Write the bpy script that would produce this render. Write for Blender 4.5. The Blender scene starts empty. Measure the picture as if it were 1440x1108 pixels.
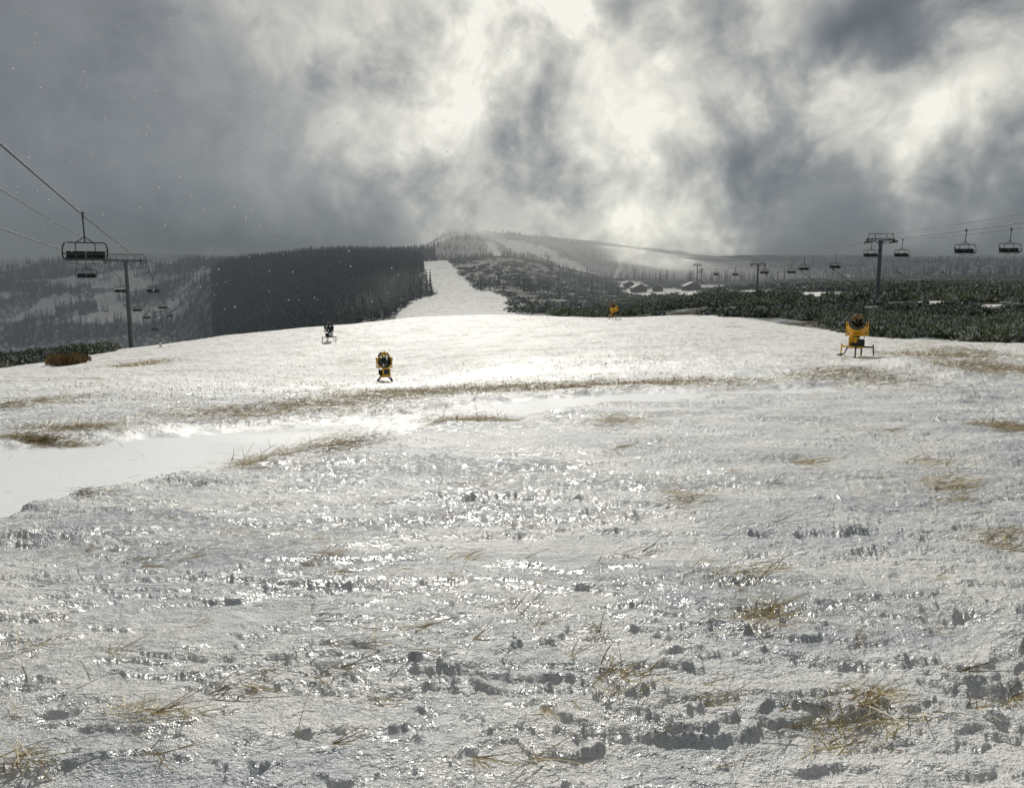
import bpy, math, numpy as np
from mathutils import Vector, Matrix
rng=np.random.default_rng(7)
sc=bpy.context.scene
sc.view_settings.view_transform='Standard'
sc.view_settings.look='None'
sc.view_settings.exposure=0
FP=1100.0; PITCH=math.radians(8); CP,SP=math.cos(PITCH),math.sin(PITCH)
def ray(px,py):
    a=(px-720)/FP; b=(554-py)/FP
    return a/(CP+b*SP),(b*CP-SP)/(CP+b*SP)
def proj(X,Y,Z):
    d=Y*CP-Z*SP; d=np.where(d<0.01,0.01,d)
    return 720+FP*X/d, 554-FP*(Y*SP+Z*CP)/d
def W(px,py,Y):
    u,w=ray(px,py); return Vector((u*Y,Y,w*Y))
def sstep(a,b,x):
    t=np.clip((x-a)/(b-a),0,1); return t*t*(3-2*t)
# ---------------- noise
def _h(ix,iy,seed):
    n=(ix.astype(np.int64)*374761393+iy.astype(np.int64)*668265263+seed*1442695041)&0xffffffff
    n=((n^(n>>13))*1274126177)&0xffffffff
    n=((n^(n>>16))*2246822519)&0xffffffff
    return ((n^(n>>15))&0xffffff)/float(0xffffff)
def vn(x,y,seed=0):
    ix=np.floor(x);iy=np.floor(y);fx=x-ix;fy=y-iy
    fx=fx*fx*fx*(fx*(fx*6-15)+10);fy=fy*fy*fy*(fy*(fy*6-15)+10)
    a=_h(ix,iy,seed);b=_h(ix+1,iy,seed);c=_h(ix,iy+1,seed);d=_h(ix+1,iy+1,seed)
    return ((a*(1-fx)+b*fx)*(1-fy)+(c*(1-fx)+d*fx)*fy)*2-1
def fbm(x,y,o=4,seed=0,g=.5):
    s=0;a=1;t=0
    for i in range(o):
        s=s+a*vn(x,y,seed+i*17);t+=a;a*=g
        x,y=(x*0.8-y*0.6)*2.03+5.1,(x*0.6+y*0.8)*2.03+1.7
    return s/t
# ---------------- terrain table
YK=[0.02,1.5,2.5,4,6,9,13,18,25,35,50,70,95,130,180,250,350,450,600,800,900,1100,1300,1800,2600,4500]
DROP=[1.5,1.55,1.6,1.75,1.95,2.25,2.6,2.95]
COL=[-300,0,150,250,300,450,570,640,720,860,1000,1130,1240,1440,1800]
PY={
-300:[560,545,530,520,512,510,540,590,620,620,600,560,540,500,460,385,340,345],
0:   [560,545,530,519,510,507,540,590,620,620,600,560,540,500,460,382,340,345],
150: [558,545,529,508,494,489,520,580,610,610,590,550,530,490,450,378,338,345],
250: [556,545,528,502,486,478,500,560,600,600,570,540,520,480,445,376,345,345],
300: [556,546,530,501,482,470,485,530,550,540,500,440,412,372,378,376,358,350],
450: [555,547,536,505,476,456,462,485,492,478,445,398,374,360,368,372,368,360],
570: [554,547,536,503,474,453,444,456,449,432,410,380,366,362,368,366,362,360],
640: [551,541,522,493,469,451,442,450,438,420,400,372,363,374,348,318,335,345],
720: [550,536,510,484,465,448,441,449,437,420,398,368,360,368,348,328,335,345],
860: [549,528,499,474,458,446,447,441,432,425,412,399,396,392,374,345,345,345],
1000:[549,523,495,472,455,443,432,420,412,408,405,402,400,397,390,368,355,350],
1130:[549,518,492,472,456,441,426,414,406,403,400,397,395,392,386,366,355,350],
1240:[549,511,491,474,454,432,416,406,401,399,397,394,393,390,384,365,355,350],
1440:[549,516,492,474,453,431,415,404,398,396,394,392,390,388,382,365,355,350],
1800:[549,516,492,474,453,431,415,404,398,396,394,392,390,388,382,365,355,350]}
T=np.zeros((len(COL),len(YK)))
for i,c in enumerate(COL):
    for j,y in enumerate(YK):
        T[i,j]=-DROP[j] if j<8 else ray(c,PY[c][j-8])[1]*y
uc=np.array([ray(c,399.4)[0] for c in COL]); ly=np.log(np.array(YK))
NU,NY=500,600
ug=np.linspace(uc[0],uc[-1],NU); lg=np.linspace(ly[0],ly[-1],NY)
A=np.array([np.interp(lg,ly,T[i]) for i in range(len(COL))])
G=np.array([np.interp(ug,uc,A[:,j]) for j in range(NY)]).T
def blur(M,ax,s):
    r=int(3*s);k=np.exp(-0.5*(np.arange(-r,r+1)/s)**2);k/=k.sum()
    M=np.moveaxis(M,ax,0);P=np.concatenate([np.repeat(M[:1],r,0),M,np.repeat(M[-1:],r,0)])
    o=sum(k[i]*P[i:i+M.shape[0]] for i in range(2*r+1))
    return np.moveaxis(o,0,ax)
G=blur(blur(G,0,5),1,4)
AZC=math.atan(0.95)
def base(X,Y):
    X=np.asarray(X,float);Y=np.asarray(Y,float)
    d=np.hypot(X,Y);az=np.arctan2(X,Y)
    azc=np.clip(az,-AZC,AZC)
    u=np.clip(np.tan(azc),ug[0],ug[-1]); ye=np.maximum(d*np.cos(azc),0.02)
    a=(u-ug[0])/(ug[1]-ug[0]);b=np.clip((np.log(ye)-lg[0])/(lg[1]-lg[0]),0,NY-1.001)
    a=np.clip(a,0,NU-1.001);i=a.astype(int);j=b.astype(int);fa=a-i;fb=b-j
    return (G[i,j]*(1-fa)+G[i+1,j]*fa)*(1-fb)+(G[i,j+1]*(1-fa)+G[i+1,j+1]*fa)*fb
YS=np.exp(np.linspace(math.log(1.6),math.log(2500),4000))
def hit(px,py,fn=base):
    u,w=ray(px,py); z=fn(u*YS,YS); ok=z>=w*YS
    k=np.argmax(ok) if ok.any() else len(YS)-1
    return u*YS[k],YS[k]
near_pts=[hit(*p) for p in [(-250,800),(0,728),(110,702),(330,660),(500,618),(640,594),(850,571),(1000,556),(1230,545)]]
far_pts=[hit(*p) for p in [(-250,640),(0,622),(250,600),(500,583),(640,566),(850,548),(1000,545),(1230,538)]]
nX,nY=zip(*near_pts); fX,fY=zip(*far_pts)
def lane(X,Y):
    wob=0.22*vn(X*1.1,Y*1.1,91)+0.12*vn(X*4,Y*4,92)
    yn=np.interp(X,nX,nY)+wob; yf=np.interp(X,fX,fY)+wob*1.5
    m=sstep(-0.05,0.35,Y-yn)*(1-sstep(-.7,0.7,Y-yf))
    return m*(1-sstep(9.0,13,X))
MOUNDS=[]
for (px,py,rx,ry,h) in [(1412,925,34,36,.14),(1370,890,45,30,-.09),(1430,880,25,20,.06),(885,729,11,8,.06),(905,834,9,8,.03),(40,768,30,8,-.03),
    (1350,862,30,10,.04),(1180,1040,120,40,-.02),(430,925,60,20,.02),(130,1075,60,18,.03),(130,985,80,15,.02),(1235,505,35,8,-.25),(1290,520,26,10,.35),(1340,500,40,8,.3),(1200,528,50,8,.2)]:
    x,y=hit(px,py); u,w=ray(px+rx,py); sx=abs(u*y-x); x2,y2=hit(px,py+ry); sy=max(abs(y-y2),.03)
    MOUNDS.append((x,y,sx,sy,h))
def height(X,Y,detail=True):
    X=np.asarray(X,float);Y=np.asarray(Y,float)
    z=base(X,Y); d=np.hypot(X,Y); L=lane(X,Y)
    z=z-0.13*L
    far=sstep(20,60,d)
    z=z+0.10*fbm(X*.16,Y*.16,3,5)*sstep(3,14,d)*(1-.6*L)+far*0.22*fbm(X*.06,Y*.06,3,6)*(1-.3*sstep(60,120,d))
    z=z+sstep(250,600,d)*np.minimum(d,1700)*0.005*fbm(X*.008,Y*.008,4,8)
    for (x,y,sx,sy,h) in MOUNDS:
        z=z+h*np.exp(-((X-x)/sx)**2-((Y-y)/sy)**2)
    if detail:
        rough=(1-.96*L)*(1-sstep(50,120,d))
        wx=X+0.24*fbm(X*2.2,Y*2.2,5,31,.6);wy=Y+0.18*fbm(X*2.2,Y*2.2,5,32,.6)
        pl=fbm(wx*.6+3,wy*1.5,4,11,.62)
        led=sum(sstep(t,t+.032,pl) for t in(-.3,-.15,0,.15,.3))
        z=z+rough*(0.016*led+0.032*fbm(X*.9,Y*1.9,3,12))
        n1=fbm(wx*15,wy*19,3,16,.6);n3=fbm(wx*3.5,wy*8,4,25,.6)
        pat=sstep(-.05,.3,fbm(X*.5,Y*1.1,4,26))
        edge=sum(np.exp(-((pl-t-.03)/.035)**2) for t in(-.3,-.15,0,.15,.3))
        nearf=.7+.3*sstep(4,10,d)
        z=z+rough*nearf*(.009*n1*(.5+pat)+.016*n3*(.4+.8*pat)-.014*pat*sstep(.15,.45,n3)+.018*pat*edge*sstep(.0,.45,n1))
        mid=sstep(12,30,d)*(1-sstep(90,200,d))
        z=z+mid*0.11*np.maximum(0,fbm(X*.9,Y*1.1,3,21))*(1-.9*L)
    return z
def hgt(x,y): return float(height(np.array([x]),np.array([y]))[0])
def nodet(X,Y): return height(X,Y,False)
CRX=[-400,0,150,250,450,560,720,780,860,1000,1080,1130,1200,1240,1440,2000]
CRY=[58,72,98,170,230,330,330,175,138,128,104,88,72,66,60,58]
RL=([363,395,415,425,445],[592,596,612,578,556]); RR=([363,385,408,412,445],[625,648,668,706,726])
def segd(px,py,pts):
    best=np.full(px.shape,1e9)
    for (a,b),(c,d) in zip(pts[:-1],pts[1:]):
        t=np.clip(((px-a)*(c-a)+(py-b)*(d-b))/((c-a)**2+(d-b)**2),0,1)
        best=np.minimum(best,np.hypot((px-a-t*(c-a)),(py-b-t*(d-b))*1.0))
    return best
def snowmask(X,Y,Z):
    px,py=proj(X,Y,Z); n=fbm(X*.05,Y*.05,4,40)
    front=Y>0
    az=np.clip(np.where(front,px,2000),-400,2000)
    yc=np.interp(az,CRX,CRY)*(1+.10*n)
    s=1-sstep(yc*.97,yc*1.03,np.where(front,Y,np.hypot(X,Y)))
    l=np.interp(py,*RL)+8*n; r=np.interp(py,*RR)+8*n
    run=(Y>240)&(Y<1000)&(px>l)&(px<r)&(py<450)&(py>340)
    s=np.maximum(s,run)
    up=(Y>950)&(segd(px,py,[(650,322),(690,330),(720,345),(770,357),(845,397)])<7+6*n)
    up|=(Y>950)&(segd(px,py,[(866,350),(873,375),(860,398)])<2+3*n)
    up|=(Y>950)&(segd(px,py,[(620,322),(690,325)])<6+9*n)
    up|=(Y>950)&(segd(px,py,[(690,345),(700,358)])<7+9*n)
    s=np.maximum(s,up)
    for (a,b,rx,ry) in [(1150,416,42,5),(1405,434,60,6),(1320,426,40,3),(935,411,60,6),(1060,412,30,3),(1000,404,40,3),(890,402,22,8),(1435,446,30,4)]:
        s=np.maximum(s,(((px-a)/rx)**2+((py-b)/ry)**2<1+.8*n)&(Y>90)&(Y<900))
    s=np.maximum(s,.6*((Y>1100)&(px<297)&(fbm(X*.012,Y*.012+X*.004,5,44,.65)>.05)&(py>362)&(py<455)))
    return np.where(front,s,np.maximum(s,np.hypot(X,Y)<60)).astype(float)
DIRT=[(330,582,110,8),(450,572,110,7),(560,556,90,7),(700,549,110,5),(830,543,120,5),(960,540,120,5),(1190,527,60,12),(1330,500,60,10),(1400,520,80,12),(470,630,55,14),(370,652,40,6),(190,515,30,14),(60,622,60,5),(650,594,40,4),(30,570,40,8),(1420,606,30,5),(110,606,60,4)]
DP=[]
for (px,py,rx,ry) in DIRT:
    x,y=hit(px,py,nodet); x1,y1=hit(px,py-ry,nodet); x2,y2=hit(px,py+ry,nodet)
    DP.append((x,y,rx/FP*y,max(.2,min(4,(y1-y2)/2))))
def dirt(X,Y):
    m=0
    for (x,y,sx,sy) in DP: m=np.maximum(m,np.exp(-((X-x)/sx)**2-((Y-y)/sy)**2))
    return m
# ---------------- terrain mesh
dl=[0.02]+list(np.exp(np.linspace(math.log(.2),math.log(1.4),14)))
while dl[-1]<30: dl.append(dl[-1]*1.0048)
while dl[-1]<2600: dl.append(dl[-1]*1.0115)
D=np.array(dl)
azf=np.radians(np.arange(-36,36.01,0.085)); side=np.radians(np.linspace(36,324,97))[1:-1]
AZ=np.concatenate([azf,side]); na=len(AZ); nd=len(D)
DD,AA=np.meshgrid(D,AZ,indexing='ij')
X=DD*np.sin(AA);Y=DD*np.cos(AA)
Z=height(X.ravel(),Y.ravel()).reshape(X.shape)
def mkmesh(name,V,Fq,attrs={},smooth=False,parent=None,mats=[]):
    me=bpy.data.meshes.new(name);V=np.asarray(V,np.float32);Fq=np.asarray(Fq,np.int32);k=Fq.shape[1]
    me.vertices.add(len(V));me.vertices.foreach_set('co',V.ravel())
    me.loops.add(Fq.size);me.loops.foreach_set('vertex_index',Fq.ravel())
    me.polygons.add(len(Fq));me.polygons.foreach_set('loop_start',np.arange(0,Fq.size,k,dtype=np.int32))
    me.polygons.foreach_set('loop_total',np.full(len(Fq),k,np.int32))
    me.polygons.foreach_set('use_smooth',np.full(len(Fq),smooth))
    me.update(calc_edges=True)
    for n,a in attrs.items():
        a=np.asarray(a,np.float32)
        if a.ndim==2:
            at=me.attributes.new(n,'FLOAT_VECTOR','POINT');at.data.foreach_set('vector',a.ravel())
        else:
            at=me.attributes.new(n,'FLOAT','POINT');at.data.foreach_set('value',a.ravel())
    for m in mats: me.materials.append(m)
    o=bpy.data.objects.new(name,me);sc.collection.objects.link(o);return o
ii,jj=np.meshgrid(np.arange(nd-1),np.arange(na),indexing='ij')
j2=(jj+1)%na
F=np.stack([ii*na+jj,ii*na+j2,(ii+1)*na+j2,(ii+1)*na+jj],-1).reshape(-1,4)
F=F[:,::-1]
Xr,Yr,Zr=X.ravel(),Y.ravel(),Z.ravel()
SM=snowmask(Xr,Yr,Zr)
# ---------------- node helpers
class N:
    def __init__(s,nt): s.nt=nt
    def n(s,t,**k):
        o=s.nt.nodes.new(t)
        for a,b in k.items(): setattr(o,a,b)
        return o
    def put(s,sock,v):
        if isinstance(v,bpy.types.NodeSocket): s.nt.links.new(v,sock)
        elif v is not None:
            try: sock.default_value=v
            except Exception: sock.default_value=(*v,1) if len(v)==3 else v[:3]
    def m(s,op,a,b=None,c=None,clamp=False):
        o=s.n('ShaderNodeMath',operation=op,use_clamp=clamp)
        for i,v in enumerate((a,b,c)):
            if v is not None: s.put(o.inputs[i],v)
        return o.outputs[0]
    def mr(s,x,a,b,c=0.,d=1.,sm=True):
        o=s.n('ShaderNodeMapRange',interpolation_type='SMOOTHSTEP' if sm else 'LINEAR')
        for i,v in enumerate((x,a,b,c,d)): s.put(o.inputs[i],v)
        return o.outputs[0]
    def mix(s,f,a,b,bt='MIX'):
        o=s.n('ShaderNodeMix',data_type='RGBA',blend_type=bt)
        s.put(o.inputs[0],f);s.put(o.inputs[6],a);s.put(o.inputs[7],b);return o.outputs[2]
    def noise(s,vec,scale,detail=4,rough=.5,dist=0.,col=False):
        o=s.n('ShaderNodeTexNoise');s.put(o.inputs['Vector'],vec)
        s.put(o.inputs['Scale'],scale);s.put(o.inputs['Detail'],detail);s.put(o.inputs['Roughness'],rough);s.put(o.inputs['Distortion'],dist)
        return o.outputs['Color' if col else 'Fac']
    def vm(s,op,a,b=None):
        o=s.n('ShaderNodeVectorMath',operation=op);s.put(o.inputs[0],a)
        if b is not None: s.put(o.inputs[1],b)
        return o.outputs[1] if op in('LENGTH','DOT_PRODUCT') else o.outputs[0]
# atmosphere helper: distance mist painted into the materials as emission, tops faded out by emission and transparency
def painted_haze(h,shader,pos,fade=False):
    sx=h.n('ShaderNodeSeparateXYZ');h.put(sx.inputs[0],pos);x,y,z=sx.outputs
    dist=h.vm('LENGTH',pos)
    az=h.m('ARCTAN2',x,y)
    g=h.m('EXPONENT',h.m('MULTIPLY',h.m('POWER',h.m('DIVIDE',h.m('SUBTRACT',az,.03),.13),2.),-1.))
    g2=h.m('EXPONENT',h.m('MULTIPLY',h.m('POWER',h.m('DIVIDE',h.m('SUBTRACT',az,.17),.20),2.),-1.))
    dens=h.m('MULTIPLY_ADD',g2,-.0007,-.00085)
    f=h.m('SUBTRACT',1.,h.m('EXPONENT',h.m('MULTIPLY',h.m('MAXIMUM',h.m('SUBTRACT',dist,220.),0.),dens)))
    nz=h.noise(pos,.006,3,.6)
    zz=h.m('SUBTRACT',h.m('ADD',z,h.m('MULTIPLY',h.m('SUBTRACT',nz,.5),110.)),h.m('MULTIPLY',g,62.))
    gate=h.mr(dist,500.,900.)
    # mist bank right of the summit, painted as pale emission on the surfaces
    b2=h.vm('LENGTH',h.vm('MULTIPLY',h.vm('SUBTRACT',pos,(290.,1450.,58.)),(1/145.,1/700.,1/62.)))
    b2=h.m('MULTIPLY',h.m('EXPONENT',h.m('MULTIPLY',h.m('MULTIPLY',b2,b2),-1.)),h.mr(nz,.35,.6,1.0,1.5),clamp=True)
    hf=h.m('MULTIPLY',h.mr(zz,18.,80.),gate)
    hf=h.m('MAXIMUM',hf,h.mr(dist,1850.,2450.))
    bl=h.vm('LENGTH',h.vm('MULTIPLY',h.vm('SUBTRACT',pos,(-80.,560.,-2.)),(1/42.,1/260.,1/17.)))  # patch of drifting mist left of the run, painted on as emission
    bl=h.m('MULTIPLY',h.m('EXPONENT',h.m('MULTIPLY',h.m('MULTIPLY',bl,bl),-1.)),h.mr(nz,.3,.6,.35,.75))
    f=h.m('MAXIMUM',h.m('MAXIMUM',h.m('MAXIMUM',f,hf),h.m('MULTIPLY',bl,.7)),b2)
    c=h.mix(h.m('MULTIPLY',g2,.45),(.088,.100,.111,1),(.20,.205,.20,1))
    c=h.mix(h.m('MULTIPLY',g,h.mr(z,-20.,90.)),c,(.36,.36,.34,1))  # lit mist painted in: paler emission towards the bright centre
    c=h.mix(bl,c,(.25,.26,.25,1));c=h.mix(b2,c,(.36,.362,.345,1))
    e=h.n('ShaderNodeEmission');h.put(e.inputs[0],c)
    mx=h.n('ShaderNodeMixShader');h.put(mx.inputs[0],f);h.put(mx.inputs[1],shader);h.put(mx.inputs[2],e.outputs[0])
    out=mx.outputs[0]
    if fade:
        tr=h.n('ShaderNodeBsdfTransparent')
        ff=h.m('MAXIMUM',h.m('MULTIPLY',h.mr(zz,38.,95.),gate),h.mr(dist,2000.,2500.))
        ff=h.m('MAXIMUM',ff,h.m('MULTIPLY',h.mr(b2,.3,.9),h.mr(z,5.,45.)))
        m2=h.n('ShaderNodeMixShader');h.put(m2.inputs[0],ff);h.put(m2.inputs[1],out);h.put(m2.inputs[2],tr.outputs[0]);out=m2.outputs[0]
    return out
def newmat(name):
    m=bpy.data.materials.new(name);m.use_nodes=True;nt=m.node_tree;nt.nodes.clear();h=N(nt)
    out=h.n('ShaderNodeOutputMaterial');g=h.n('ShaderNodeNewGeometry')
    b=h.n('ShaderNodeBsdfPrincipled');return m,h,out,g.outputs['Position'],g.outputs['Normal'],b
def attr(h,n,v=False):
    a=h.n('ShaderNodeAttribute',attribute_name=n);return a.outputs['Vector' if v else 'Fac']
# ground base colour per vertex: crust, wind-packed snow, flattened grass, heath
Dr=np.hypot(Xr,Yr)
def mixc(a,b,f): return a*(1-f[:,None])+b*f[:,None]
C3=lambda *v: np.array(v,float)[None]
n1=fbm(Xr*.9,Yr*1.4,5,101,.6);n2=fbm(Xr*6,Yr*7,3,102,.6)
LA=lane(Xr,Yr)*(Dr<80)*(Yr>0)
DI=dirt(Xr,Yr)*(Yr>0)
col=mixc(C3(.48,.50,.525),C3(.68,.675,.66),sstep(-.3,.3,n1))
col=mixc(col,C3(.40,.43,.45),.45*sstep(.05,.5,n2))
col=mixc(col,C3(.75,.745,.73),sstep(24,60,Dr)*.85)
col=mixc(col,C3(.72,.735,.75),LA*.95)
mf=sstep(.12,.26,fbm(Xr*.35,Yr*1.1,6,103,.75))*sstep(20,45,Dr)
col=mixc(col,C3(.34,.30,.22),mf*.5*(1-LA))
dn=fbm(Xr*4,Yr*5,4,104,.75)
dm=np.clip(DI*1.2,0,1)*sstep(-.12,.18,dn)
col=mixc(col,mixc(C3(.10,.08,.05),C3(.27,.22,.13),sstep(-.2,.3,n2)),dm*.8)
pn=fbm(Xr*.11,Yr*.11,5,105,.7)
veg=mixc(C3(.035,.042,.030),C3(.085,.080,.06),sstep(-.25,.25,pn))
veg=mixc(veg,C3(.45,.47,.50),.65*sstep(.05,.24,fbm(Xr*.2,Yr*.2,5,106,.75)))
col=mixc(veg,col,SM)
def snowmat(name,far):
    m,h,out,pos,nor,b=newmat(name)
    cv=attr(h,'basecol',True)
    if far:
        h.put(b.inputs['Base Color'],cv);b.inputs['Roughness'].default_value=.8;b.inputs['Specular IOR Level'].default_value=.05
        h.put(out.inputs[0],painted_haze(h,b.outputs[0],pos,True));return m
    gl=attr(h,'gloss');ln=attr(h,'lane');dist=h.vm('LENGTH',pos)
    nB=h.noise(pos,12.,2,.65);nC=h.noise(pos,75.,2,.7)
    c=h.mix(h.m('MULTIPLY',h.mr(nC,.45,.7),.3),cv,h.mix(.5,cv,(.2,.22,.24,1)))
    h.put(b.inputs['Base Color'],c)
    h.put(b.inputs['Roughness'],h.m('ADD',h.mr(nB,.35,.65,.12,.30),h.m('MULTIPLY',h.m('SUBTRACT',1.,gl),.42)))
    h.put(b.inputs['Specular IOR Level'],h.m('MULTIPLY',gl,.95))
    bh=h.m('ADD',h.m('MULTIPLY',nC,.021),h.m('MULTIPLY',nB,.052))
    bp=h.n('ShaderNodeBump');h.put(bp.inputs['Height'],bh);bp.inputs['Distance'].default_value=1.0
    h.put(bp.inputs['Strength'],h.m('MULTIPLY',h.m('SUBTRACT',1.,h.m('MULTIPLY',ln,.85)),h.mr(dist,4.,90.,1.,.35)))
    h.put(b.inputs['Normal'],bp.outputs[0]);h.put(out.inputs[0],b.outputs[0]);return m
m_near=snowmat('icy_snow',False);m_far=snowmat('mountain_snow_and_heath',True)
GL=np.clip((1-.8*LA)*(1-dm*.7)*SM*(1-.9*sstep(18,60,Dr)),0,1)*(.55+.45*sstep(-.25,.2,fbm(Xr*.5,Yr*.7,3,110)))
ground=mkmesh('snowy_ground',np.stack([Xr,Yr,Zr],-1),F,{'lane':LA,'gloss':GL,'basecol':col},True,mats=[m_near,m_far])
ground.data.polygons.foreach_set('material_index',(D[ii.ravel()]>205).astype(np.int32))
# ---------------- foliage
def folmat(name,c1,c2,snowamt):
    m,h,out,pos,nor,b=newmat(name);t=attr(h,'tint');f=attr(h,'frost')
    c=h.mix(t,c1,c2)
    c=h.mix(h.m('MULTIPLY',f,snowamt),c,(.6,.62,.65,1));h.put(b.inputs['Base Color'],c);b.inputs['Roughness'].default_value=.8
    h.put(b.inputs['Specular IOR Level'],.1)
    h.put(out.inputs[0],painted_haze(h,b.outputs[0],pos));return m
m_con=folmat('spruce_needles',(.014,.02,.016,1),(.06,.075,.05,1),.35)
m_shr=folmat('dwarf_pine_needles',(.05,.07,.038,1),(.20,.23,.12,1),.9)
m_dry=folmat('dry_heather',(.16,.10,.04,1),(.30,.22,.09,1),.1)
def shrub(tips,nt,ln,seed,wf=.22):
    r=np.random.default_rng(seed);V=[];Fc=[]
    lob=[(r.uniform(-.6,.6),r.uniform(-.6,.6),r.uniform(.4,.75),r.uniform(.45,1)) for _ in range(6)]
    for _ in range(tips):
        a,bq,rr,hh=lob[r.integers(6)]
        th=r.uniform(0,2*math.pi);ph=math.acos(r.uniform(0,1));
        n=np.array([math.cos(th)*math.sin(ph),math.sin(th)*math.sin(ph),math.cos(ph)])
        q=r.uniform(.7,1.0)
        p=np.array([a+n[0]*rr*q,bq+n[1]*rr*q,hh*n[2]*q*.8])
        for k in range(nt):
            d=n*.6+np.array([0,0,.6])+r.normal(0,.55,3);d/=np.linalg.norm(d)
            s=np.cross(d,r.normal(0,1,3));s/=np.linalg.norm(s);L=ln*r.uniform(.6,1.2);w=L*wf
            i=len(V);V+= [p-s*w,p+s*w,p+d*L];Fc.append((i,i+1,i+2))
    return np.array(V),np.array(Fc)
def conifer(seed,tiers=9,br=7):
    r=np.random.default_rng(seed);V=[];Fc=[]
    for k in range(3):
        a=k*2.09;i=len(V);V+=[(math.cos(a)*.016,math.sin(a)*.016,0),(math.cos(a+2.09)*.016,math.sin(a+2.09)*.016,0),(0,0,1)];Fc.append((i,i+1,i+2))
    for t in range(tiers):
        f=t/(tiers-1);z=.12+.80*f;R=.19*(1-f)**.85+.018
        for k in range(br):
            if r.random()<.12: continue
            a=r.uniform(0,6.28);L=R*r.uniform(.65,1.25);w=.33*R+.012
            dx,dy=math.cos(a),math.sin(a);i=len(V)
            V+=[(-dy*w,dx*w,z+.02),(dy*w,-dx*w,z+.02),(dx*L,dy*L,z-.05*(1.2-f)+r.uniform(-.01,.01)),(0,0,z+.09)]
            Fc+=[(i,i+2,i+3),(i+1,i+3,i+2)]
    return np.array(V),np.array(Fc)
def scatter(name,variants,P,S,mat,sz=None,tint=None,fper=3):
    P=np.asarray(P);k=len(P);S=np.asarray(S);sz=S if sz is None else sz
    tint=rng.random(k) if tint is None else tint
    va=rng.integers(0,len(variants),k);rot=rng.uniform(0,6.28,k);Vs=[];Fs=[];Ts=[];Fr=[];off=0
    for v,(V,Fc) in enumerate(variants):
        s=va==v;c,sn_=np.cos(rot[s])[:,None],np.sin(rot[s])[:,None]
        x=(V[:,0]*c-V[:,1]*sn_)*S[s][:,None];y=(V[:,0]*sn_+V[:,1]*c)*S[s][:,None];z=V[:,2]*sz[s][:,None]
        vv=np.stack([x,y,z],-1)+P[s][:,None,:];n=s.sum()
        ff=Fc[None]+(np.arange(n)*len(V))[:,None,None]+off
        Vs.append(vv.reshape(-1,3));Fs.append(ff.reshape(-1,3));off+=n*len(V)
        m=len(V)//fper+1
        tt=np.repeat(tint[s],len(V))+np.repeat(rng.normal(0,.22,(n,m)),fper,axis=1)[:,:len(V)].ravel();Ts.append(np.clip(tt,0,1))
        Fr.append(np.repeat(rng.random((n,m))<.28,fper,axis=1)[:,:len(V)].ravel()*1.0)
    return mkmesh(name,np.concatenate(Vs),np.concatenate(Fs),{'tint':np.concatenate(Ts),'frost':np.concatenate(Fr)},False,mats=[mat])
def place(n,px0,px1,y0,y1,cond=None):
    u0,u1=ray(px0,399.4)[0],ray(px1,399.4)[0]
    Yv=np.sqrt(rng.uniform(y0**2,y1**2,n));U=rng.uniform(u0,u1,n);Xv=U*Yv
    Zv=height(Xv,Yv,False);s=snowmask(Xv,Yv,Zv);px,py=proj(Xv,Yv,Zv)
    ok=s<.3
    if cond is not None: ok&=cond(px,py,Xv,Yv,Zv)
    return np.stack([Xv,Yv,Zv],-1)[ok]
def inmist(x,y,z): return ((x-290)/145)**2+((y-1450)/700)**2+((z-58)/62)**2<.9
con=[conifer(i) for i in range(4)]; conL=[conifer(i+9,6,5) for i in range(3)]
P1=place(11000,297,612,420,1250,lambda px,py,x,y,z:(px>297+3*vn(y*.05,y*.02,3))&(z<75)&((px<575)|(y>700)|(rng.random(len(px))<.3))&(fbm(x*.02,y*.02,3,59)>-.3))
P2=place(8500,-120,330,1150,2100,lambda px,py,x,y,z:(z<60)&((fbm(x*.008,y*.008,3,60)>-.2)))
t1=np.clip(.35+1.0*fbm(P1[:,0]*.02,P1[:,1]*.02,3,72)+rng.normal(0,.25,len(P1)),0,1)
scatter('spruce_forest',con,P1,rng.uniform(7,18,len(P1)),m_con,None,t1,4)
scatter('spruce_forest',conL,P2,rng.uniform(10,20,len(P2)),m_con,None,None,4)
P3=place(2600,610,900,430,1750,lambda px,py,x,y,z:(z<110)&(fbm(x*.02,y*.02,3,61)>.0)&~inmist(x,y,z))
P4=place(1800,880,1560,700,1700,lambda px,py,x,y,z:(z<50)&(fbm(x*.012,y*.012,3,62)>-.0)&~inmist(x,y,z))
P34=np.concatenate([P3,P4]);s34=np.concatenate([rng.uniform(4,10,len(P3)),rng.uniform(7,15,len(P4))])
scatter('spruce_trees',con,P34,s34,m_con,None,None,4)
shN=[shrub(230,4,.24,i) for i in range(4)];shM=[shrub(95,3,.24,i+20,.35) for i in range(4)];shF=[shrub(30,3,.30,i+40,.5) for i in range(4)]
Pa=place(1700,840,1750,58,125,lambda px,py,x,y,z:fbm(x*.09,y*.09,3,63)>-.25)
Pb=place(4000,780,1700,120,300,lambda px,py,x,y,z:fbm(x*.05,y*.05,3,64)>-.18)
Pc=place(9000,600,1700,290,1000,lambda px,py,x,y,z:fbm(x*.03,y*.03,3,65)>-.3)
Pd=place(700,-160,150,70,125,lambda px,py,x,y,z:fbm(x*.09,y*.09,3,66)>-.3)
Pn=np.concatenate([Pa,Pd])
def tn(P): return np.clip(.5+1.2*fbm(P[:,0]*.07,P[:,1]*.07,3,70)+rng.normal(0,.15,len(P)),0,1)
scatter('dwarf_pine_shrubs',shN,Pn,rng.uniform(1.1,2.1,len(Pn)),m_shr,rng.uniform(.8,1.8,len(Pn)),tn(Pn))
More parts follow.
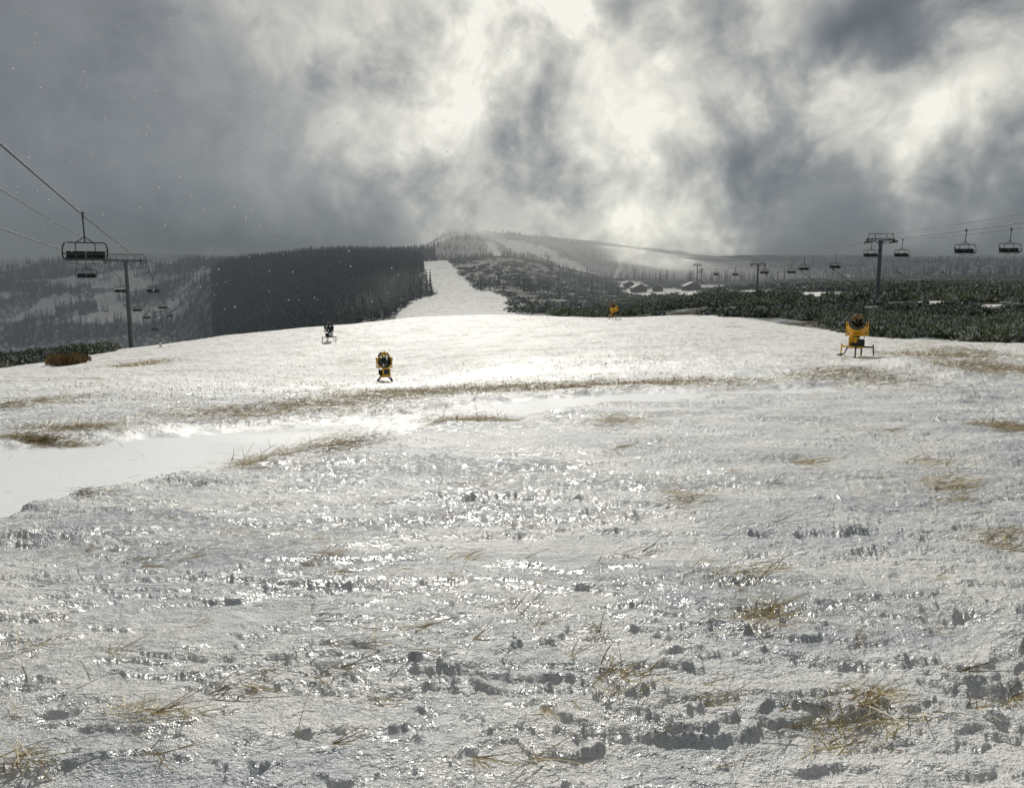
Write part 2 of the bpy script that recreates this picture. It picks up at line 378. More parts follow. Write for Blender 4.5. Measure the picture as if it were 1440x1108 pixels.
scatter('dwarf_pine_shrubs',shM,Pb,rng.uniform(1.5,3.0,len(Pb)),m_shr,rng.uniform(1.0,2.3,len(Pb)),tn(Pb))
scatter('dwarf_pine_shrubs',shF,Pc,rng.uniform(2.2,4.8,len(Pc)),m_shr,rng.uniform(1.4,2.8,len(Pc)),tn(Pc))
hx,hy=hit(100,512,nodet);Q=[]
for _ in range(14):
    x=hx+rng.normal(0,1.2);y=hy+rng.normal(0,1.0);Q.append((x,y,hgt(x,y)))
scatter('dry_heather_bush',[shrub(150,4,.3,77)],Q,rng.uniform(.6,1.0,14),m_dry,rng.uniform(.9,1.5,14))
# ---------------- straw and dry grass
m_straw,h,out,pos,nor,b=newmat('dry_straw');t=attr(h,'tint')
c=h.mix(h.mr(t,.0,.4),(.07,.055,.03,1),(.32,.25,.12,1));c=h.mix(h.mr(t,.45,1.),c,(.66,.56,.32,1))
h.put(b.inputs['Base Color'],c);b.inputs['Roughness'].default_value=.5
tl=h.n('ShaderNodeBsdfTranslucent');h.put(tl.inputs[0],c);ms=h.n('ShaderNodeMixShader');ms.inputs[0].default_value=.45
h.put(ms.inputs[1],b.outputs[0]);h.put(ms.inputs[2],tl.outputs[0]);h.put(out.inputs[0],ms.outputs[0])
def blades(name,P,L,Wd,tilt,tint,azi=None):
    k=len(P);az=rng.uniform(0,6.28,k) if azi is None else azi
    dx,dy=np.cos(az),np.sin(az);V=[];n=4
    bend=rng.normal(0,.14,k);sag=rng.uniform(.0,.35,k)
    for i in range(n+1):
        f=i/n;a=np.stack([dx,dy],-1)*(L*f*np.cos(tilt))[:,None]
        a=a+np.stack([-dy,dx],-1)*(bend*L*f*f)[:,None]
        z=L*f*np.sin(tilt)*(1-sag*f)+.012
        w=Wd*(1-.65*f)*.5
        p=np.concatenate([a,z[:,None]],1)+P
        s=np.stack([-dy,dx,np.full(k,.5)],-1)*w[:,None]
        V+=[p-s,p+s]
    V=np.stack(V,1);F=[]
    for i in range(n): F.append((2*i,2*i+1,2*i+3,2*i+2))
    F=np.array(F)[None]+(np.arange(k)*2*(n+1))[:,None,None]
    return V.reshape(-1,3),F.reshape(-1,4),np.repeat(tint,2*(n+1))
TU=[(960,705,32,18,60,.26,.3,1),(870,595,45,6,90,.3,.3,1),(680,594,45,4,110,.28,.3,1),(1335,686,42,8,60,.28,.5,1),(1345,706,18,4,25,.15,.6,1),
(1140,650,30,4,40,.2,.4,1),(1045,815,62,18,45,.22,.1,1),(1070,885,50,22,70,.2,.4,1),(875,975,55,22,42,.16,.2,1),(1180,1030,90,34,60,.15,.4,1),(1225,1000,35,15,34,.13,.6,1),
(215,1015,85,12,36,.13,.2,1),(300,985,20,14,6,.15,0,.4),(30,1085,35,14,26,.13,.2,.9),(470,628,50,12,260,.28,0,.7),(360,652,28,6,80,.2,0,.6),(1400,765,45,12,45,.24,.2,.9),(1420,785,25,8,20,.2,0,.8),
(115,700,20,5,35,.2,0,.2),(335,755,18,8,8,.25,.2,.8),(750,805,12,12,4,.22,.1,.9),(725,865,12,12,5,.2,.1,.9),(190,797,14,3,8,.12,0,.4),(470,797,18,4,12,.15,.4,1),(1090,680,16,8,4,.35,0,.1),(1090,735,20,14,6,.3,.2,.8),(1010,760,12,22,4,.35,.5,1),
(650,792,22,3,14,.12,.5,1),(1350,967,20,4,6,.15,0,.3),(1205,915,10,8,4,.1,.4,1),(890,780,35,5,8,.25,.1,.6),(235,735,12,8,5,.2,.3,1),(275,680,4,12,4,.4,.3,.8),(715,750,8,8,4,.25,.5,1),(450,882,8,5,3,.12,0,.2),(40,925,30,8,8,.16,.1,.9),(540,985,12,6,5,.1,.6,1),(765,1012,12,5,6,.1,.7,1),
(1300,655,60,6,30,.28,.3,1),(1420,607,30,5,60,.35,.3,.8),(1250,610,20,3,12,.3,.1,.5),(60,622,50,5,90,.35,.1,.8),(870,640,10,4,14,.2,.2,.6),(1000,1000,30,12,10,.1,.4,1),(660,690,40,5,8,.2,.2,.7),(1240,690,15,20,4,.35,.4,.9),(1310,905,10,8,3,.12,.6,1)]
# many more small wisps
for _ in range(70):
    yq=rng.uniform(600,1080);TU.append((rng.uniform(20,1430),yq,rng.uniform(6,20),rng.uniform(2,7),int(rng.integers(3,9)),rng.uniform(.08,.2),.1,1))
Ps=[];Ls=[];Ws=[];Ti=[];Tt=[];Az=[]
for (px,py,hw,hh,n,L,t0,t1) in TU:
    n=int(n*1.7);a=rng.normal(0,.5,n)*hw+px;bq=np.clip(rng.normal(0,.5,n),-1.5,1.5)*hh+py
    gy=np.linspace(-1.6,1.6,5)*hh+py;gY=[hit(px,q,nodet)[1] for q in gy]
    yv=np.interp(bq,gy,gY);a0=rng.uniform(-.5,.5)
    for i in range(n):
        u,w=ray(a[i],bq[i]);yy=yv[i]
        if lane(np.array([u*yy]),np.array([yy]))[0]>.5: continue
        Ps.append((u*yy,yy,0));Ls.append(L*rng.uniform(.35,1.4));Ws.append(.0032+.00060*yy);Ti.append(.04+abs(rng.normal(0,.15)));Tt.append(rng.uniform(t0,t1))
        Az.append(a0+rng.normal(0,.75)+(math.pi if rng.random()<.5 else 0))
for (x,y,sx,sy) in DP:
    n=int(min(2800,140*sx*sy+350))
    for i in range(n):
        Ps.append((x+rng.normal(0,.65)*sx,y+rng.normal(0,.65)*sy,0));Ls.append(rng.uniform(.1,.4));Ws.append(.003+.0006*y);Ti.append(abs(rng.normal(.1,.3)));Tt.append(rng.uniform(0,.9));Az.append(rng.uniform(0,6.28))
n=420;uu=rng.uniform(-.7,.7,n);yy=rng.uniform(2.3,24,n)
for i in range(n):
    Ps.append((uu[i]*yy[i],yy[i],0));Ls.append(rng.uniform(.04,.2));Ws.append(.003+.0003*yy[i]);Ti.append(abs(rng.normal(.1,.4)));Tt.append(rng.uniform(.0,1));Az.append(rng.uniform(0,6.28))
Ps=np.array(Ps);Ps[:,2]=height(Ps[:,0],Ps[:,1])
V,Fq,tt=blades('s',Ps,np.array(Ls),np.array(Ws),np.array(Ti),np.array(Tt),np.array(Az))
mkmesh('straw_litter',V,Fq,{'tint':tt},False,mats=[m_straw])
n=34000;U=rng.uniform(-.6,.8,n);Yv=np.exp(rng.uniform(math.log(22),math.log(170),n));Xv=U*Yv
k=(fbm(Xv*.16,Yv*.35,4,80,.65)>.06)&(lane(Xv,Yv)<.2)
Xv,Yv=Xv[k],Yv[k];Zv=height(Xv,Yv);k=snowmask(Xv,Yv,Zv)>.5;Xv,Yv,Zv=Xv[k],Yv[k],Zv[k];n=len(Xv)
V,Fq,tt=blades('g',np.stack([Xv,Yv,Zv-.01],-1),rng.uniform(.05,.24,n),.008+.0003*Yv,rng.uniform(.1,1.3,n),rng.uniform(.0,.75,n))
mkmesh('dry_grass_stubble',V,Fq,{'tint':tt},False,mats=[m_straw])
# ---------------- part builder
class MB:
    def __init__(s): s.V=[];s.F=[];s.M=[]
    def add(s,V,F,m):
        o=len(s.V);s.V+=[tuple(v) for v in V]
        for f in F: s.F.append([i+o for i in f]);s.M.append(m)
    def frame(s,ax):
        ax=Vector(ax).normalized();u=ax.orthogonal().normalized();return ax,u,ax.cross(u)
    def cyl(s,p0,p1,r0,r1=None,n=12,m=0,cap=True):
        r1=r0 if r1 is None else r1;p0=Vector(p0);p1=Vector(p1);ax,u,v=s.frame(p1-p0);V=[];F=[]
        for p,r in((p0,r0),(p1,r1)):
            for i in range(n):
                a=2*math.pi*i/n;V.append(p+(u*math.cos(a)+v*math.sin(a))*r)
        for i in range(n): F.append((i,(i+1)%n,n+(i+1)%n,n+i))
        if cap: F+= [tuple(range(n))[::-1],tuple(range(n,2*n))]
        s.add(V,F,m)
    def tube(s,pts,r,n=8,m=0):
        for a,b in zip(pts[:-1],pts[1:]): s.cyl(a,b,r,r,n,m)
    def ring(s,c,ax,R,r,n=24,k=8,m=0):
        c=Vector(c);ax,u,v=s.frame(ax);V=[];F=[]
        for i in range(n):
            a=2*math.pi*i/n;e=u*math.cos(a)+v*math.sin(a)
            for j in range(k):
                q=2*math.pi*j/k;V.append(c+e*(R+r*math.cos(q))+ax*r*math.sin(q))
        for i in range(n):
            for j in range(k): F.append((i*k+j,((i+1)%n)*k+j,((i+1)%n)*k+(j+1)%k,i*k+(j+1)%k))
        s.add(V,F,m)
    def lathe(s,c,ax,prof,n=24,m=0):
        c=Vector(c);ax,u,v=s.frame(ax);V=[];F=[];K=len(prof)
        for i in range(n):
            a=2*math.pi*i/n;e=u*math.cos(a)+v*math.sin(a)
            for (t,R) in prof: V.append(c+ax*t+e*R)
        for i in range(n):
            for j in range(K-1): F.append((i*K+j,i*K+j+1,((i+1)%n)*K+j+1,((i+1)%n)*K+j))
        s.add(V,F,m)
    def box(s,c,sz,m=0,R=None,bev=.12):
        c=Vector(c);R=R or Matrix.Identity(3);V=[];b=min(sz)*bev
        hx,hy,hz=[q/2 for q in sz]
        for z,k in((-hz,b),(-hz+b,0),(hz-b,0),(hz,b)):
            X,Y=hx-k,hy-k
            for (x,y) in((-X+b,-Y),(X-b,-Y),(X,-Y+b),(X,Y-b),(X-b,Y),(-X+b,Y),(-X,Y-b),(-X,-Y+b)): V.append(c+R@Vector((x,y,z)))
        F=[tuple(range(8))[::-1],tuple(range(24,32))]
        for l in range(3):
            for i in range(8): F.append((l*8+i,l*8+(i+1)%8,l*8+8+(i+1)%8,l*8+8+i))
        s.add(V,F,m)
    def obj(s,name,mats,loc=(0,0,0),rz=0,parent=None):
        me=bpy.data.meshes.new(name);me.from_pydata(s.V,[],s.F)
        for q in mats: me.materials.append(q)
        me.polygons.foreach_set('material_index',s.M);me.update()
        o=bpy.data.objects.new(name,me);sc.collection.objects.link(o);o.location=loc;o.rotation_euler=(0,0,rz)
        if parent: o.parent=parent
        return o
def paint(name,col,rough=.5,metal=0,wear=.2):
    m,h,out,pos,nor,b=newmat(name);tc=h.n('ShaderNodeTexCoord').outputs['Object']
    n=h.noise(tc,6.,3,.7);c=h.mix(h.m('MULTIPLY',h.mr(n,.45,.75),wear),col,tuple(v*.35 for v in col[:3])+(1,))
    h.put(b.inputs['Base Color'],c);h.put(b.inputs['Roughness'],h.mr(n,.3,.7,rough,min(1,rough+.25)));b.inputs['Metallic'].default_value=metal
    h.put(out.inputs[0],painted_haze(h,b.outputs[0],pos));return m
m_yel=paint('yellow_paint',(.85,.48,.02,1),.45,0,.25);m_blk=paint('black_metal',(.02,.021,.024,1),.5)
m_stl=paint('galvanised_steel',(.20,.21,.22,1),.5,.5,.4);m_dst=paint('dark_steel',(.06,.065,.07,1),.5,.3,.3)
m_wht=paint('white_panel',(.75,.76,.76,1),.5);m_blu=paint('dark_blue_panel',(.03,.045,.08,1),.5);m_seat=paint('seat_padding',(.025,.025,.028,1),.7)
m_snw=paint('settled_snow',(.78,.79,.8,1),.7,0,.0);m_wood=paint('weathered_wood',(.10,.07,.045,1),.8);m_gls=paint('window_glass',(.03,.035,.04,1),.1)
def snow_gun(loc,face,body=0,elev=14,legs=True,sc_=1.0):
    # slots: 0 body, 1 black, 2 nozzle metal, 3 white, 4 dark steel, 5 barrel shell
    g=MB();e=math.radians(elev);ax=Vector((0,math.cos(e),math.sin(e)));up=Vector((0,-math.sin(e),math.cos(e)));c=Vector((0,0,1.62))
    g.lathe(c-ax*.48,ax,[(0,.47),(.03,.50),(.12,.47),(.3,.42),(.75,.37),(.98,.36),(1.0,.385),(1.03,.385),(1.03,.34),(.98,.33),(.3,.37),(.05,.44),(0,.47)],28,5)
    for R in(.40,.32,.24,.16,.08): g.ring(c-ax*.5,ax,R,.008,24,5,4)
    for i in range(12):
        a=i*math.pi/6;d=Vector((1,0,0))*math.cos(a)+up*math.sin(a);g.cyl(c-ax*.5+d*.06,c-ax*.5+d*.47,.008,m=4,n=5)
    g.cyl(c-ax*.40,c+ax*.25,.15,.12,16,1)
    for i in range(9):
        a=i*2*math.pi/9;d=Vector((1,0,0))*math.cos(a)+up*math.sin(a);t=ax.cross(d)
        p=c-ax*.2;g.add([p+d*.12-t*.05-ax*.05,p+d*.12+t*.05+ax*.05,p+d*.36+t*.09+ax*.04,p+d*.36-t*.04-ax*.04],[(0,1,2,3)],1)
    g.ring(c+ax*.53,ax,.37,.035,28,8,1);g.ring(c+ax*.60,ax,.33,.022,28,8,2)
    for i in range(24):
        a=i*2*math.pi/24;d=Vector((1,0,0))*math.cos(a)+up*math.sin(a);g.cyl(c+ax*.56+d*.37,c+ax*.64+d*.35,.013,m=2,n=6)
    g.cyl(c+ax*.3,c+ax*.56,.10,.05,12,1)
    g.box(c+up*.47-ax*.12,(.36,.5,.16),0);g.box(c+up*.57-ax*.15,(.12,.2,.07),1)
    for s in(-1,1):
        g.box(Vector((s*.50,0,1.45)),(.06,.16,.62),0);g.cyl((s*.42,0,1.62),(s*.57,0,1.62),.07,m=1,n=12)
        g.box(Vector((s*.38,0,1.10)),(.34,.16,.09),0)
    g.box(Vector((0,0,1.10)),(.5,.2,.12),0)
    g.cyl((0,0,.55),(0,0,1.08),.10,.10,14,0);g.ring((0,0,1.03),(0,0,1),.13,.03,16,6,1)
    g.box(Vector((.12,-.30,.80)),(.52,.34,.50),0);g.box(Vector((.12,-.478,.82)),(.36,.02,.32),3);g.box(Vector((.12,-.49,.72)),(.1,.015,.05),1)
    g.box(Vector((-.22,.25,.74)),(.34,.34,.34),1);g.cyl((-.3,.05,.62),(.3,.05,.62),.10,m=4,n=12)
    g.box(Vector((0,0,.50)),(.62,.7,.10),0)
    g.tube([(.3,-.2,.6),(.45,-.3,.35),(.55,-.2,.12),(.9,-.15,.05)],.03,8,1)
    g.cyl((-.32,-.35,.9),(-.45,-.45,1.25),.02,m=2,n=6)
    if legs:
        for (x,y) in((-.85,-.35),(.75,-.55),(.0,.95)):
            g.tube([(x*.3,y*.3,.50),(x*.92,y*.92,.48)],.045,8,0 if x>0 else 4)
            g.cyl((x*.92,y*.92,.62),(x*.98,y*.98,-.05),.035,m=0 if x>0 else 4,n=8);g.cyl((x*.98,y*.98,.0),(x*.98,y*.98,.04),.12,m=4,n=12)
        g.tube([(-.25,-.1,.45),(-.25,-.1,.05)],.04,8,4)
    else:
        for x in(-.5,.5): g.box(Vector((x,0,.12)),(.12,1.1,.1),4);g.tube([(x,-.35,.15),(x*.4,-.1,.5)],.04,8,4);g.tube([(x,.35,.15),(x*.4,.1,.5)],.04,8,4)
        g.ring(c-ax*.5,ax,.47,.035,28,6,0)
    mats=[(m_yel,m_blk,m_stl,m_wht,m_dst,m_yel),(m_blu,m_blk,m_wht,m_wht,m_dst,m_blu),(m_yel,m_blk,m_stl,m_blu,m_dst,m_blk)][body]
    o=g.obj('snow_gun',mats,loc,face);o.scale=(sc_,)*3;return o
def at(px,py,dz=0):
    x,y=hit(px,py,nodet);return Vector((x,y,hgt(x,y)+dz)),y
p,y=at(1203,503);snow_gun(p,math.radians(155),0,16,True,1.08)
p,y=at(541,538);snow_gun(p+Vector((0,0,-.15)),math.radians(12),2,12,False,.86)
p,y=at(463,480);snow_gun(p,math.radians(20),1,12,True,1.0)
p,y=at(863,449);snow_gun(p,math.radians(160),0,25,True,1.15)
# ---------------- lifts
def chair():
    g=MB()
    g.box((0,0,0),(.12,.45,.14),1);g.cyl((0,0,-.02),(0,0,-.3),.05,m=1,n=8);g.box((0,.1,.12),(.2,.2,.12),1)
    g.tube([(0,0,-.2),(0,.06,-.8),(0,.18,-1.5),(0,.18,-1.72)],.045,8,0)
    g.tube([(-1.05,.18,-1.72),(1.05,.18,-1.72)],.045,8,0)
    g.tube([(-.5,.18,-1.72),(0,.12,-1.35),(.5,.18,-1.72)],.03,6,0)
    for s in(-1,1):
        g.tube([(s*1.05,.18,-1.72),(s*1.2,.15,-1.82),(s*1.27,.05,-2.05),(s*1.27,-.15,-2.55),(s*1.2,-.1,-2.78),(s*1.1,.1,-2.82)],.045,8,0)
        g.tube([(s*1.22,.1,-2.15),(s*1.18,-.45,-2.35),(s*1.12,-.5,-2.45)],.028,6,0)
        g.tube([(s*.55,.25,-1.72),(s*.55,.30,-2.7)],.03,6,0)
        g.tube([(s*.45,-.5,-2.45),(s*.45,-.62,-3.05),(s*.85,-.62,-3.05)],.022,6,0);g.tube([(s*.45,-.62,-3.05),(s*.15,-.62,-3.05)],.022,6,0)
    g.tube([(-1.12,-.5,-2.45),(1.12,-.5,-2.45)],.03,6,0)
    for i in range(4):
        x=-.84+i*.56
        g.box((x,-.08,-2.72),(.52,.5,.11),2);g.box((x,.24,-2.48),(.52,.09,.44),2,Matrix.Rotation(-.15,3,'X'))
    g.tube([(-1.2,.1,-2.82),(1.2,.1,-2.82)],.035,6,0)
    return g
chair_me=None
def put_chair(p,rz):
    global chair_me
    if chair_me is None:
        o=chair().obj('chairlift_chair',[m_dst,m_blk,m_seat],p,rz);chair_me=o.data
    else:
        o=bpy.data.objects.new('chairlift_chair',chair_me);sc.collection.objects.link(o);o.location=p;o.rotation_euler=(0,0,rz)
    return o
def tower(top,zb,rz,half,name='chairlift_tower',frame=True):
    g=MB();H=top.z-zb
    g.cyl((0,0,-H-1),(0,0,.1),.42,.26,16,0);g.cyl((0,0,-H-1),(0,0,-H+.25),.65,m=0,n=16)
    g.box((0,0,.15),(2*half+.5,.34,.4),0);g.box((0,0,-.2),(.9,.6,.35),0)
    g.tube([(-half*.5,0,-.02),(0,0,-.9)],.06,6,0);g.tube([(half*.5,0,-.02),(0,0,-.9)],.06,6,0)
    for s in(-1,1):
        X=s*half
        g.box((X,0,-.12),(.14,3.8,.16),1);g.box((X,0,.0),(.3,.5,.3),0)
        for i in range(8): 
            yy=-1.75+i*.5;g.cyl((X-.06,yy,-.28),(X+.06,yy,-.28),.2,m=1,n=12)
        g.box((X-s*.55,0,-.35),(.5,3.6,.05),1)
        for yy in(-1.7,0,1.7): g.tube([(X-s*.78,yy,-.35),(X-s*.78,yy,.65)],.025,5,1)
        g.tube([(X-s*.78,-1.7,.65),(X-s*.78,1.7,.65)],.025,5,1);g.tube([(X-s*.78,-1.7,.2),(X-s*.78,1.7,.2)],.02,5,1)
        if frame: g.tube([(X,0,.3),(X*.92,0,1.15)],.05,6,0)
        g.tube([(X*.45,0,.3),(X*.45,0,1.15)],.05,6,0)
    if frame: g.tube([(-half*.92,0,1.15),(half*.92,0,1.15)],.07,6,0)
    for x in(-.2,.2): g.tube([(x,-.45,-H),(x,-.42,-.2)],.025,5,1)
    k=0
    while k<H: g.tube([(-.2,-.45,-H+k),(.2,-.45,-H+k)],.018,4,1);k+=.4
    return g.obj(name,[m_stl,m_dst],top,rz)
def cable(name,pts,r=.025,sag=0):
    cu=bpy.data.curves.new(name,'CURVE');cu.dimensions='3D';cu.bevel_depth=r;cu.bevel_resolution=1
    out=[]
    for a,b in zip(pts[:-1],pts[1:]):
        for i in range(16):
            t=i/16;q=a.lerp(b,t);q.z-=sag*(b-a).length*4*t*(1-t)*.01;out.append(q)
    out.append(pts[-1]);sp=cu.splines.new('POLY');sp.points.add(len(out)-1)
    for i,q in enumerate(out): sp.points[i].co=(*q,1)
    o=bpy.data.objects.new(name,cu);cu.materials.append(m_blk);sc.collection.objects.link(o);return o
def chair_at(pts,Y,sag,rz,drop=0):
    for a,b in zip(pts[:-1],pts[1:]):
        if a.y<=Y<=b.y:
            t=(Y-a.y)/(b.y-a.y);q=a.lerp(b,t);q.z-=sag*(b-a).length*4*t*(1-t)*.01;put_chair(q,rz);return
Rt=W(205,368,136)
R0=W(0,216,28.0);dd=(Rt-R0);dd.z=0;d=dd.normalized();nrm=Vector((-d.y,d.x,0))
Lt=Rt+nrm*6.2
R00=R0-d*40;R00.z=R0.z+1.5
L00=Lt-d*170;L00.z=6.2
def onl(P,Yy,py):
    q=P+d*((Yy-P.y)/d.y);q.z=ray(200,py)[1]*Yy;return q
RR_=[R00,Rt,onl(Rt,162,392),onl(Rt,342,436),onl(Rt,560,470)];LL_=[L00,Lt,onl(Lt,163,392),onl(Lt,266,436),onl(Lt,560,475)]
rzL=math.atan2(-d.x,d.y)
cable('lift_cable',RR_,.045,.5);cable('lift_cable',LL_,.045,.6)
ct=(Rt+Lt)/2
cable('lift_cable',[(R00+L00)/2+Vector((0,0,1.2)),ct+Vector((0,0,1.2)),(RR_[-1]+LL_[-1])/2+Vector((0,0,1.2))],.03,.9)
tower(ct,hgt(ct.x,ct.y),rzL,3.1)
e_=(RR_[-1]+LL_[-1])/2;tower(e_,hgt(e_.x,e_.y),rzL,3.1)
chair_at(RR_,50.5,.5,rzL);chair_at(LL_,106,.6,rzL)
for yy in(161.5,225,341): chair_at(RR_,yy,.5,rzL)
for yy in(162.5,215,265.5,330): chair_at(LL_,yy,.6,rzL)
A0=W(1440,322,95);At=W(1257,338,140);dA=At-A0;dA.z=0;d=dA.normalized();nr=Vector((-d.y,d.x,0))
def along(px,py):
    u,w=ray(px,399.4)
    c0=At+nr*2.2;t=(c0.x-u*c0.y)/(u*d.y-d.x);q=c0+d*t;q.z=ray(px,py)[1]*q.y;return q
T1=At+nr*2.2;T2=along(1065,372);T3=along(980,373);T4=along(932,388)
A00=A0-d*60;A00.z=A0.z+1
rzR=math.atan2(-d.x,d.y)
Al=[A00,At]+[t-nr*2.2 for t in(T2,T3,T4)];Bl=[A00+nr*4.4,At+nr*4.4]+[t+nr*2.2 for t in(T2,T3,T4)]
cable('lift_cable',Al,.045,.9);cable('lift_cable',Bl,.045,.9);cable('lift_cable',[(a+b_)/2+Vector((0,0,1)) for a,b_ in zip(Al,Bl)],.03,.6)
for t in(T1,T2,T3,T4): tower(t,hgt(t.x,t.y),rzR,2.2)
for yy in(98,135.5,177,222,262,330,400,470): chair_at(Al,yy,.9,rzR)
for yy in(100.5,138,188,240,300,360,430): chair_at(Bl,yy,.9,rzR)
for (px,py) in((657,340),(712,349)):
    x,y=hit(px,py,nodet);tower(Vector((x,y,hgt(x,y)+13)),hgt(x,y),0,2.2,frame=False)
def lance(px,py,ln_,lean,mat=m_stl):
    x,y=hit(px,py,nodet);g=MB();g.cyl((0,0,-.2),(0,0,1.6),.09,m=0,n=8);g.tube([(0,0,1.4),(lean*ln_*.5,0,1.4+ln_*.35),(lean*ln_,0,1.4+ln_*.68)],.05,6,0)
    g.cyl((lean*ln_,0,1.4+ln_*.68),(lean*ln_*1.05,0,1.4+ln_*.73),.10,m=1,n=8);g.box((.12,0,1.0),(.25,.25,.5),1);g.tube([(0,0,1.5),(-lean*1.2,0,.9)],.04,6,0)
    g.obj('snow_lance',[mat,m_dst],(x,y,hgt(x,y)))
for (px,py,l,s) in((1375,432,6,-1),(1228,432,7,-1),(1172,424,7,-1),(1118,424,7,-1),(1075,420,7,-1),(1010,420,7,-1),(1300,420,6,-1)): lance(px,py,l,s)
lance(708,418,5,-.3,m_yel)
x,y=hit(226,488,nodet);g=MB();g.cyl((0,0,-.1),(0,0,.7),.16,.14,12,0);g.cyl((0,0,.7),(0,0,.95),.2,.1,12,1);g.obj('hydrant_post',[m_wht,m_dst],(x,y,hgt(x,y)))
def hut(px,py,w_,dp,hh,rz):
    x,y=hit(px,py,nodet);g=MB();g.box((0,0,hh/2),(w_,dp,hh),0,bev=.02)
    r=hh+w_*.22
    g.add([(-w_/2,-dp/2-.003,hh),(w_/2,-dp/2-.003,hh),(0,-dp/2-.003,r),(-w_/2,dp/2+.003,hh),(w_/2,dp/2+.003,hh),(0,dp/2+.003,r)],[(0,1,2),(3,5,4)],0)
    for s in(-1,1):
        a=math.atan2(r-hh,w_/2);g.box((s*w_*.27,0,(r+hh)/2+.05),(w_*.64,dp+.8,.3),1,Matrix.Rotation(s*a,3,'Y'))
    g.box((-w_*.2,-dp/2-.03,1.05),(.9,.06,2.1),2);g.box((w_*.2,-dp/2-.03,1.5),(1.3,.06,1.0),3);g.box((w_*.2,-dp/2-.02,.93),(1.5,.12,.08),1)
    for yy in(-dp*.2,dp*.2): g.box((-w_/2-.03,yy,1.5),(.06,1.1,1.0),3);g.box((w_/2+.03,yy,1.5),(.06,1.1,1.0),3)
    g.cyl((w_*.2,dp*.2,hh),(w_*.2,dp*.2,r+.8),.22,m=2,n=8)
    g.obj('ski_hut',[m_wood,m_snw,m_dst,m_gls],(x,y,hgt(x,y)),rz)
hut(898,411,11,7,3.6,.3);hut(925,410,8,6,3.2,-.2);hut(972,409,12,7,3.6,.2);hut(884,405,8,6,4,.1)
n=300;U=rng.uniform(-.62,.1,n);Yv=rng.uniform(3,14,n);Wv=rng.uniform(-.04,.33,n);s=rng.uniform(.003,.0085,n)
P=np.stack([U*Yv,Yv,Wv*Yv],-1)
ov=np.array([(1,0,0),(-1,0,0),(0,1,0),(0,-1,0),(0,0,1),(0,0,-1)],float);of=np.array([(0,2,4),(2,1,4),(1,3,4),(3,0,4),(2,0,5),(1,2,5),(3,1,5),(0,3,5)])
m_flk,h,out,pos,nor,b=newmat('snowflake_ice');b.inputs['Base Color'].default_value=(.9,.9,.92,1)
tl=h.n('ShaderNodeBsdfTranslucent');tl.inputs[0].default_value=(.9,.9,.92,1);ms=h.n('ShaderNodeMixShader');ms.inputs[0].default_value=.6
h.put(ms.inputs[1],b.outputs[0]);h.put(ms.inputs[2],tl.outputs[0]);h.put(out.inputs[0],ms.outputs[0])
scatter('falling_snowflakes',[(ov,of)],P,s*Yv/8,m_flk)
# ---------------- sun & world
SE,SA=math.radians(32),math.radians(-6)
sv=Vector((math.sin(SA)*math.cos(SE),math.cos(SA)*math.cos(SE),math.sin(SE)))
ld=bpy.data.lights.new('sun','SUN');ld.energy=3.3;ld.angle=math.radians(1.0);ld.color=(1,.96,.88)
lo=bpy.data.objects.new('sun',ld);lo.rotation_euler=sv.to_track_quat('Z','Y').to_euler();sc.collection.objects.link(lo)
wd=bpy.data.worlds.new('World');sc.world=wd;wd.use_nodes=True;nt=wd.node_tree;nt.nodes.clear();h=N(nt)
try:
    wd.cycles.sampling_method='MANUAL';wd.cycles.sample_map_resolution=128
except Exception as e: print(e)
tc=h.n('ShaderNodeTexCoord').outputs['Generated']
wc=h.vm('SUBTRACT',h.noise(tc,3.2,2,.6,0,True),(.5,.5,.5));wc2=h.vm('SUBTRACT',h.noise(tc,11.,3,.6,0,True),(.5,.5,.5))
sx=h.n('ShaderNodeSeparateXYZ');h.put(sx.inputs[0],tc);x,y,z=sx.outputs
wsum=h.vm('ADD',h.vm('MULTIPLY',wc,(.16,.13,0)),h.vm('MULTIPLY',wc2,(.14,.14,0)))
a1=h.n('ShaderNodeSeparateXYZ');h.put(a1.inputs[0],wsum)
az0=h.m('ARCTAN2',x,y);el0=h.m('ARCSINE',z)
az=h.m('ADD',az0,a1.outputs[0]);el=h.m('ADD',el0,a1.outputs[1])
def blob(px,py,rx,ry,rot,amp):
    u,w=ray(px,py);ca=math.atan(u);ce=math.atan2(w,math.hypot(1,u))
    k=1/FP*math.cos(ca)**1.5
    c,s=math.cos(math.radians(rot)),math.sin(math.radians(rot))
    da=h.m('SUBTRACT',az,ca);de=h.m('SUBTRACT',el,ce)
    p=h.m('MULTIPLY_ADD',da,c/(rx*k),h.m('MULTIPLY',de,s/(rx*k)))
    q=h.m('MULTIPLY_ADD',da,-s/(ry*k),h.m('MULTIPLY',de,c/(ry*k)))
    r2=h.m('MULTIPLY_ADD',p,p,h.m('MULTIPLY',q,q))
    return h.m('MULTIPLY',h.m('POWER',.36788,r2),amp)
BL=[(690,80,170,60,30,.55),(840,165,140,90,-20,.38),(500,100,190,130,0,.14),(970,60,150,80,0,.38),(1390,140,90,120,0,.50),(1220,180,120,38,-10,.42),
(1225,55,90,58,0,-.12),(620,225,90,80,0,.28),(630,5,110,26,0,-.12),(715,150,45,32,0,-.10),(885,225,70,70,-30,.28),(935,305,70,90,-25,.42),(790,320,170,60,0,.30),
(1060,140,90,80,0,.18),(1150,260,200,60,0,.05),(80,150,330,220,0,.035),(1000,-130,500,130,0,.22),(480,-160,400,120,0,.1),(350,335,300,34,0,-.03)]
L=h.mr(el0,-.02,.14,.10,.17)
for bq in BL: L=h.m('ADD',L,blob(*bq))
L=h.m('ADD',L,h.m('MULTIPLY',h.mr(el0,.33,.9),.16))
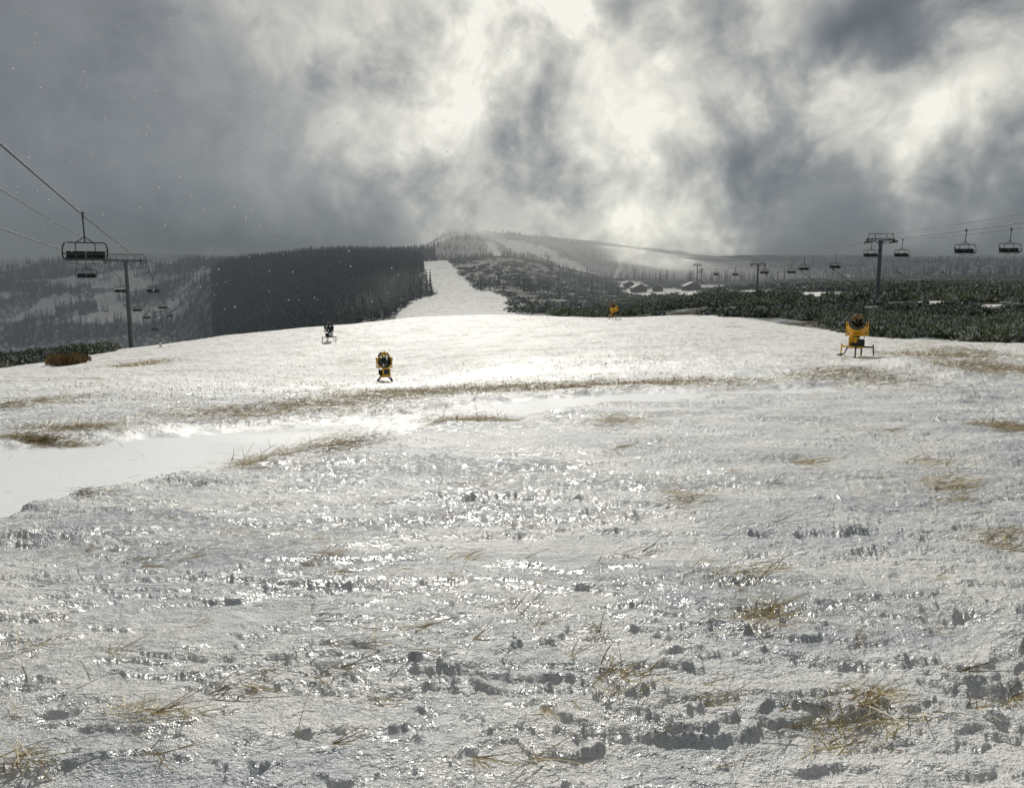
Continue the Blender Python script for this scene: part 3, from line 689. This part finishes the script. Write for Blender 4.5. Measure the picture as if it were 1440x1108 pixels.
sd=h.vm('DOT_PRODUCT',tc,tuple(sv));L=h.m('ADD',L,h.m('MULTIPLY',h.mr(sd,.92,1.0),.35))
L=h.m('SMOOTH_MAX',L,.09,.06)
tex=h.mr(L,.14,.38,.13,1.)
d1=h.noise(tc,6.,5,.58,.3);d2=h.noise(tc,19.,3,.6,.5)
rg=h.m('SUBTRACT',.16,h.m('ABSOLUTE',h.m('SUBTRACT',d1,.5)))
dd=h.m('MULTIPLY_ADD',h.m('SUBTRACT',d1,.5),2.7,h.m('MULTIPLY_ADD',h.m('SUBTRACT',d2,.5),1.3,h.m('MULTIPLY',h.m('SUBTRACT',rg,.09),2.2)))
L=h.m('MULTIPLY',L,h.m('POWER',2.5,h.m('MULTIPLY',dd,tex)))
cr=h.n('ShaderNodeValToRGB');cr.color_ramp.interpolation='LINEAR'
E=cr.color_ramp.elements
E[0].position=0;E[0].color=(0,0,0,1);E[1].position=1;E[1].color=(.93,.92,.83,1)
for p_,c_ in((.06,(.054,.062,.070,1)),(.12,(.110,.126,.138,1)),(.25,(.24,.252,.260,1)),(.5,(.50,.50,.465,1)),(.8,(.76,.75,.67,1))):
    e=E.new(p_);e.color=c_
h.put(cr.inputs[0],L)
sky=h.n('ShaderNodeTexSky',sky_type='NISHITA');sky.sun_disc=False;sky.sun_elevation=SE;sky.sun_rotation=SA;sky.altitude=1500
b1=h.n('ShaderNodeBackground');h.put(b1.inputs[0],sky.outputs[0]);b1.inputs[1].default_value=.08
b2=h.n('ShaderNodeBackground');h.put(b2.inputs[0],cr.outputs[0]);b2.inputs[1].default_value=1.
mx=h.n('ShaderNodeMixShader');mx.inputs[0].default_value=.95;h.put(mx.inputs[1],b1.outputs[0]);h.put(mx.inputs[2],b2.outputs[0])
wo=h.n('ShaderNodeOutputWorld');h.put(wo.inputs[0],mx.outputs[0])
# ---------------- camera
cd=bpy.data.cameras.new('camera');co=bpy.data.objects.new('camera',cd);sc.collection.objects.link(co)
cd.sensor_width=36;cd.sensor_fit='HORIZONTAL';cd.lens=36*FP/1440;cd.clip_start=.05;cd.clip_end=12000
co.location=(0,0,0);co.rotation_euler=(math.radians(90)-PITCH,0,0);sc.camera=co
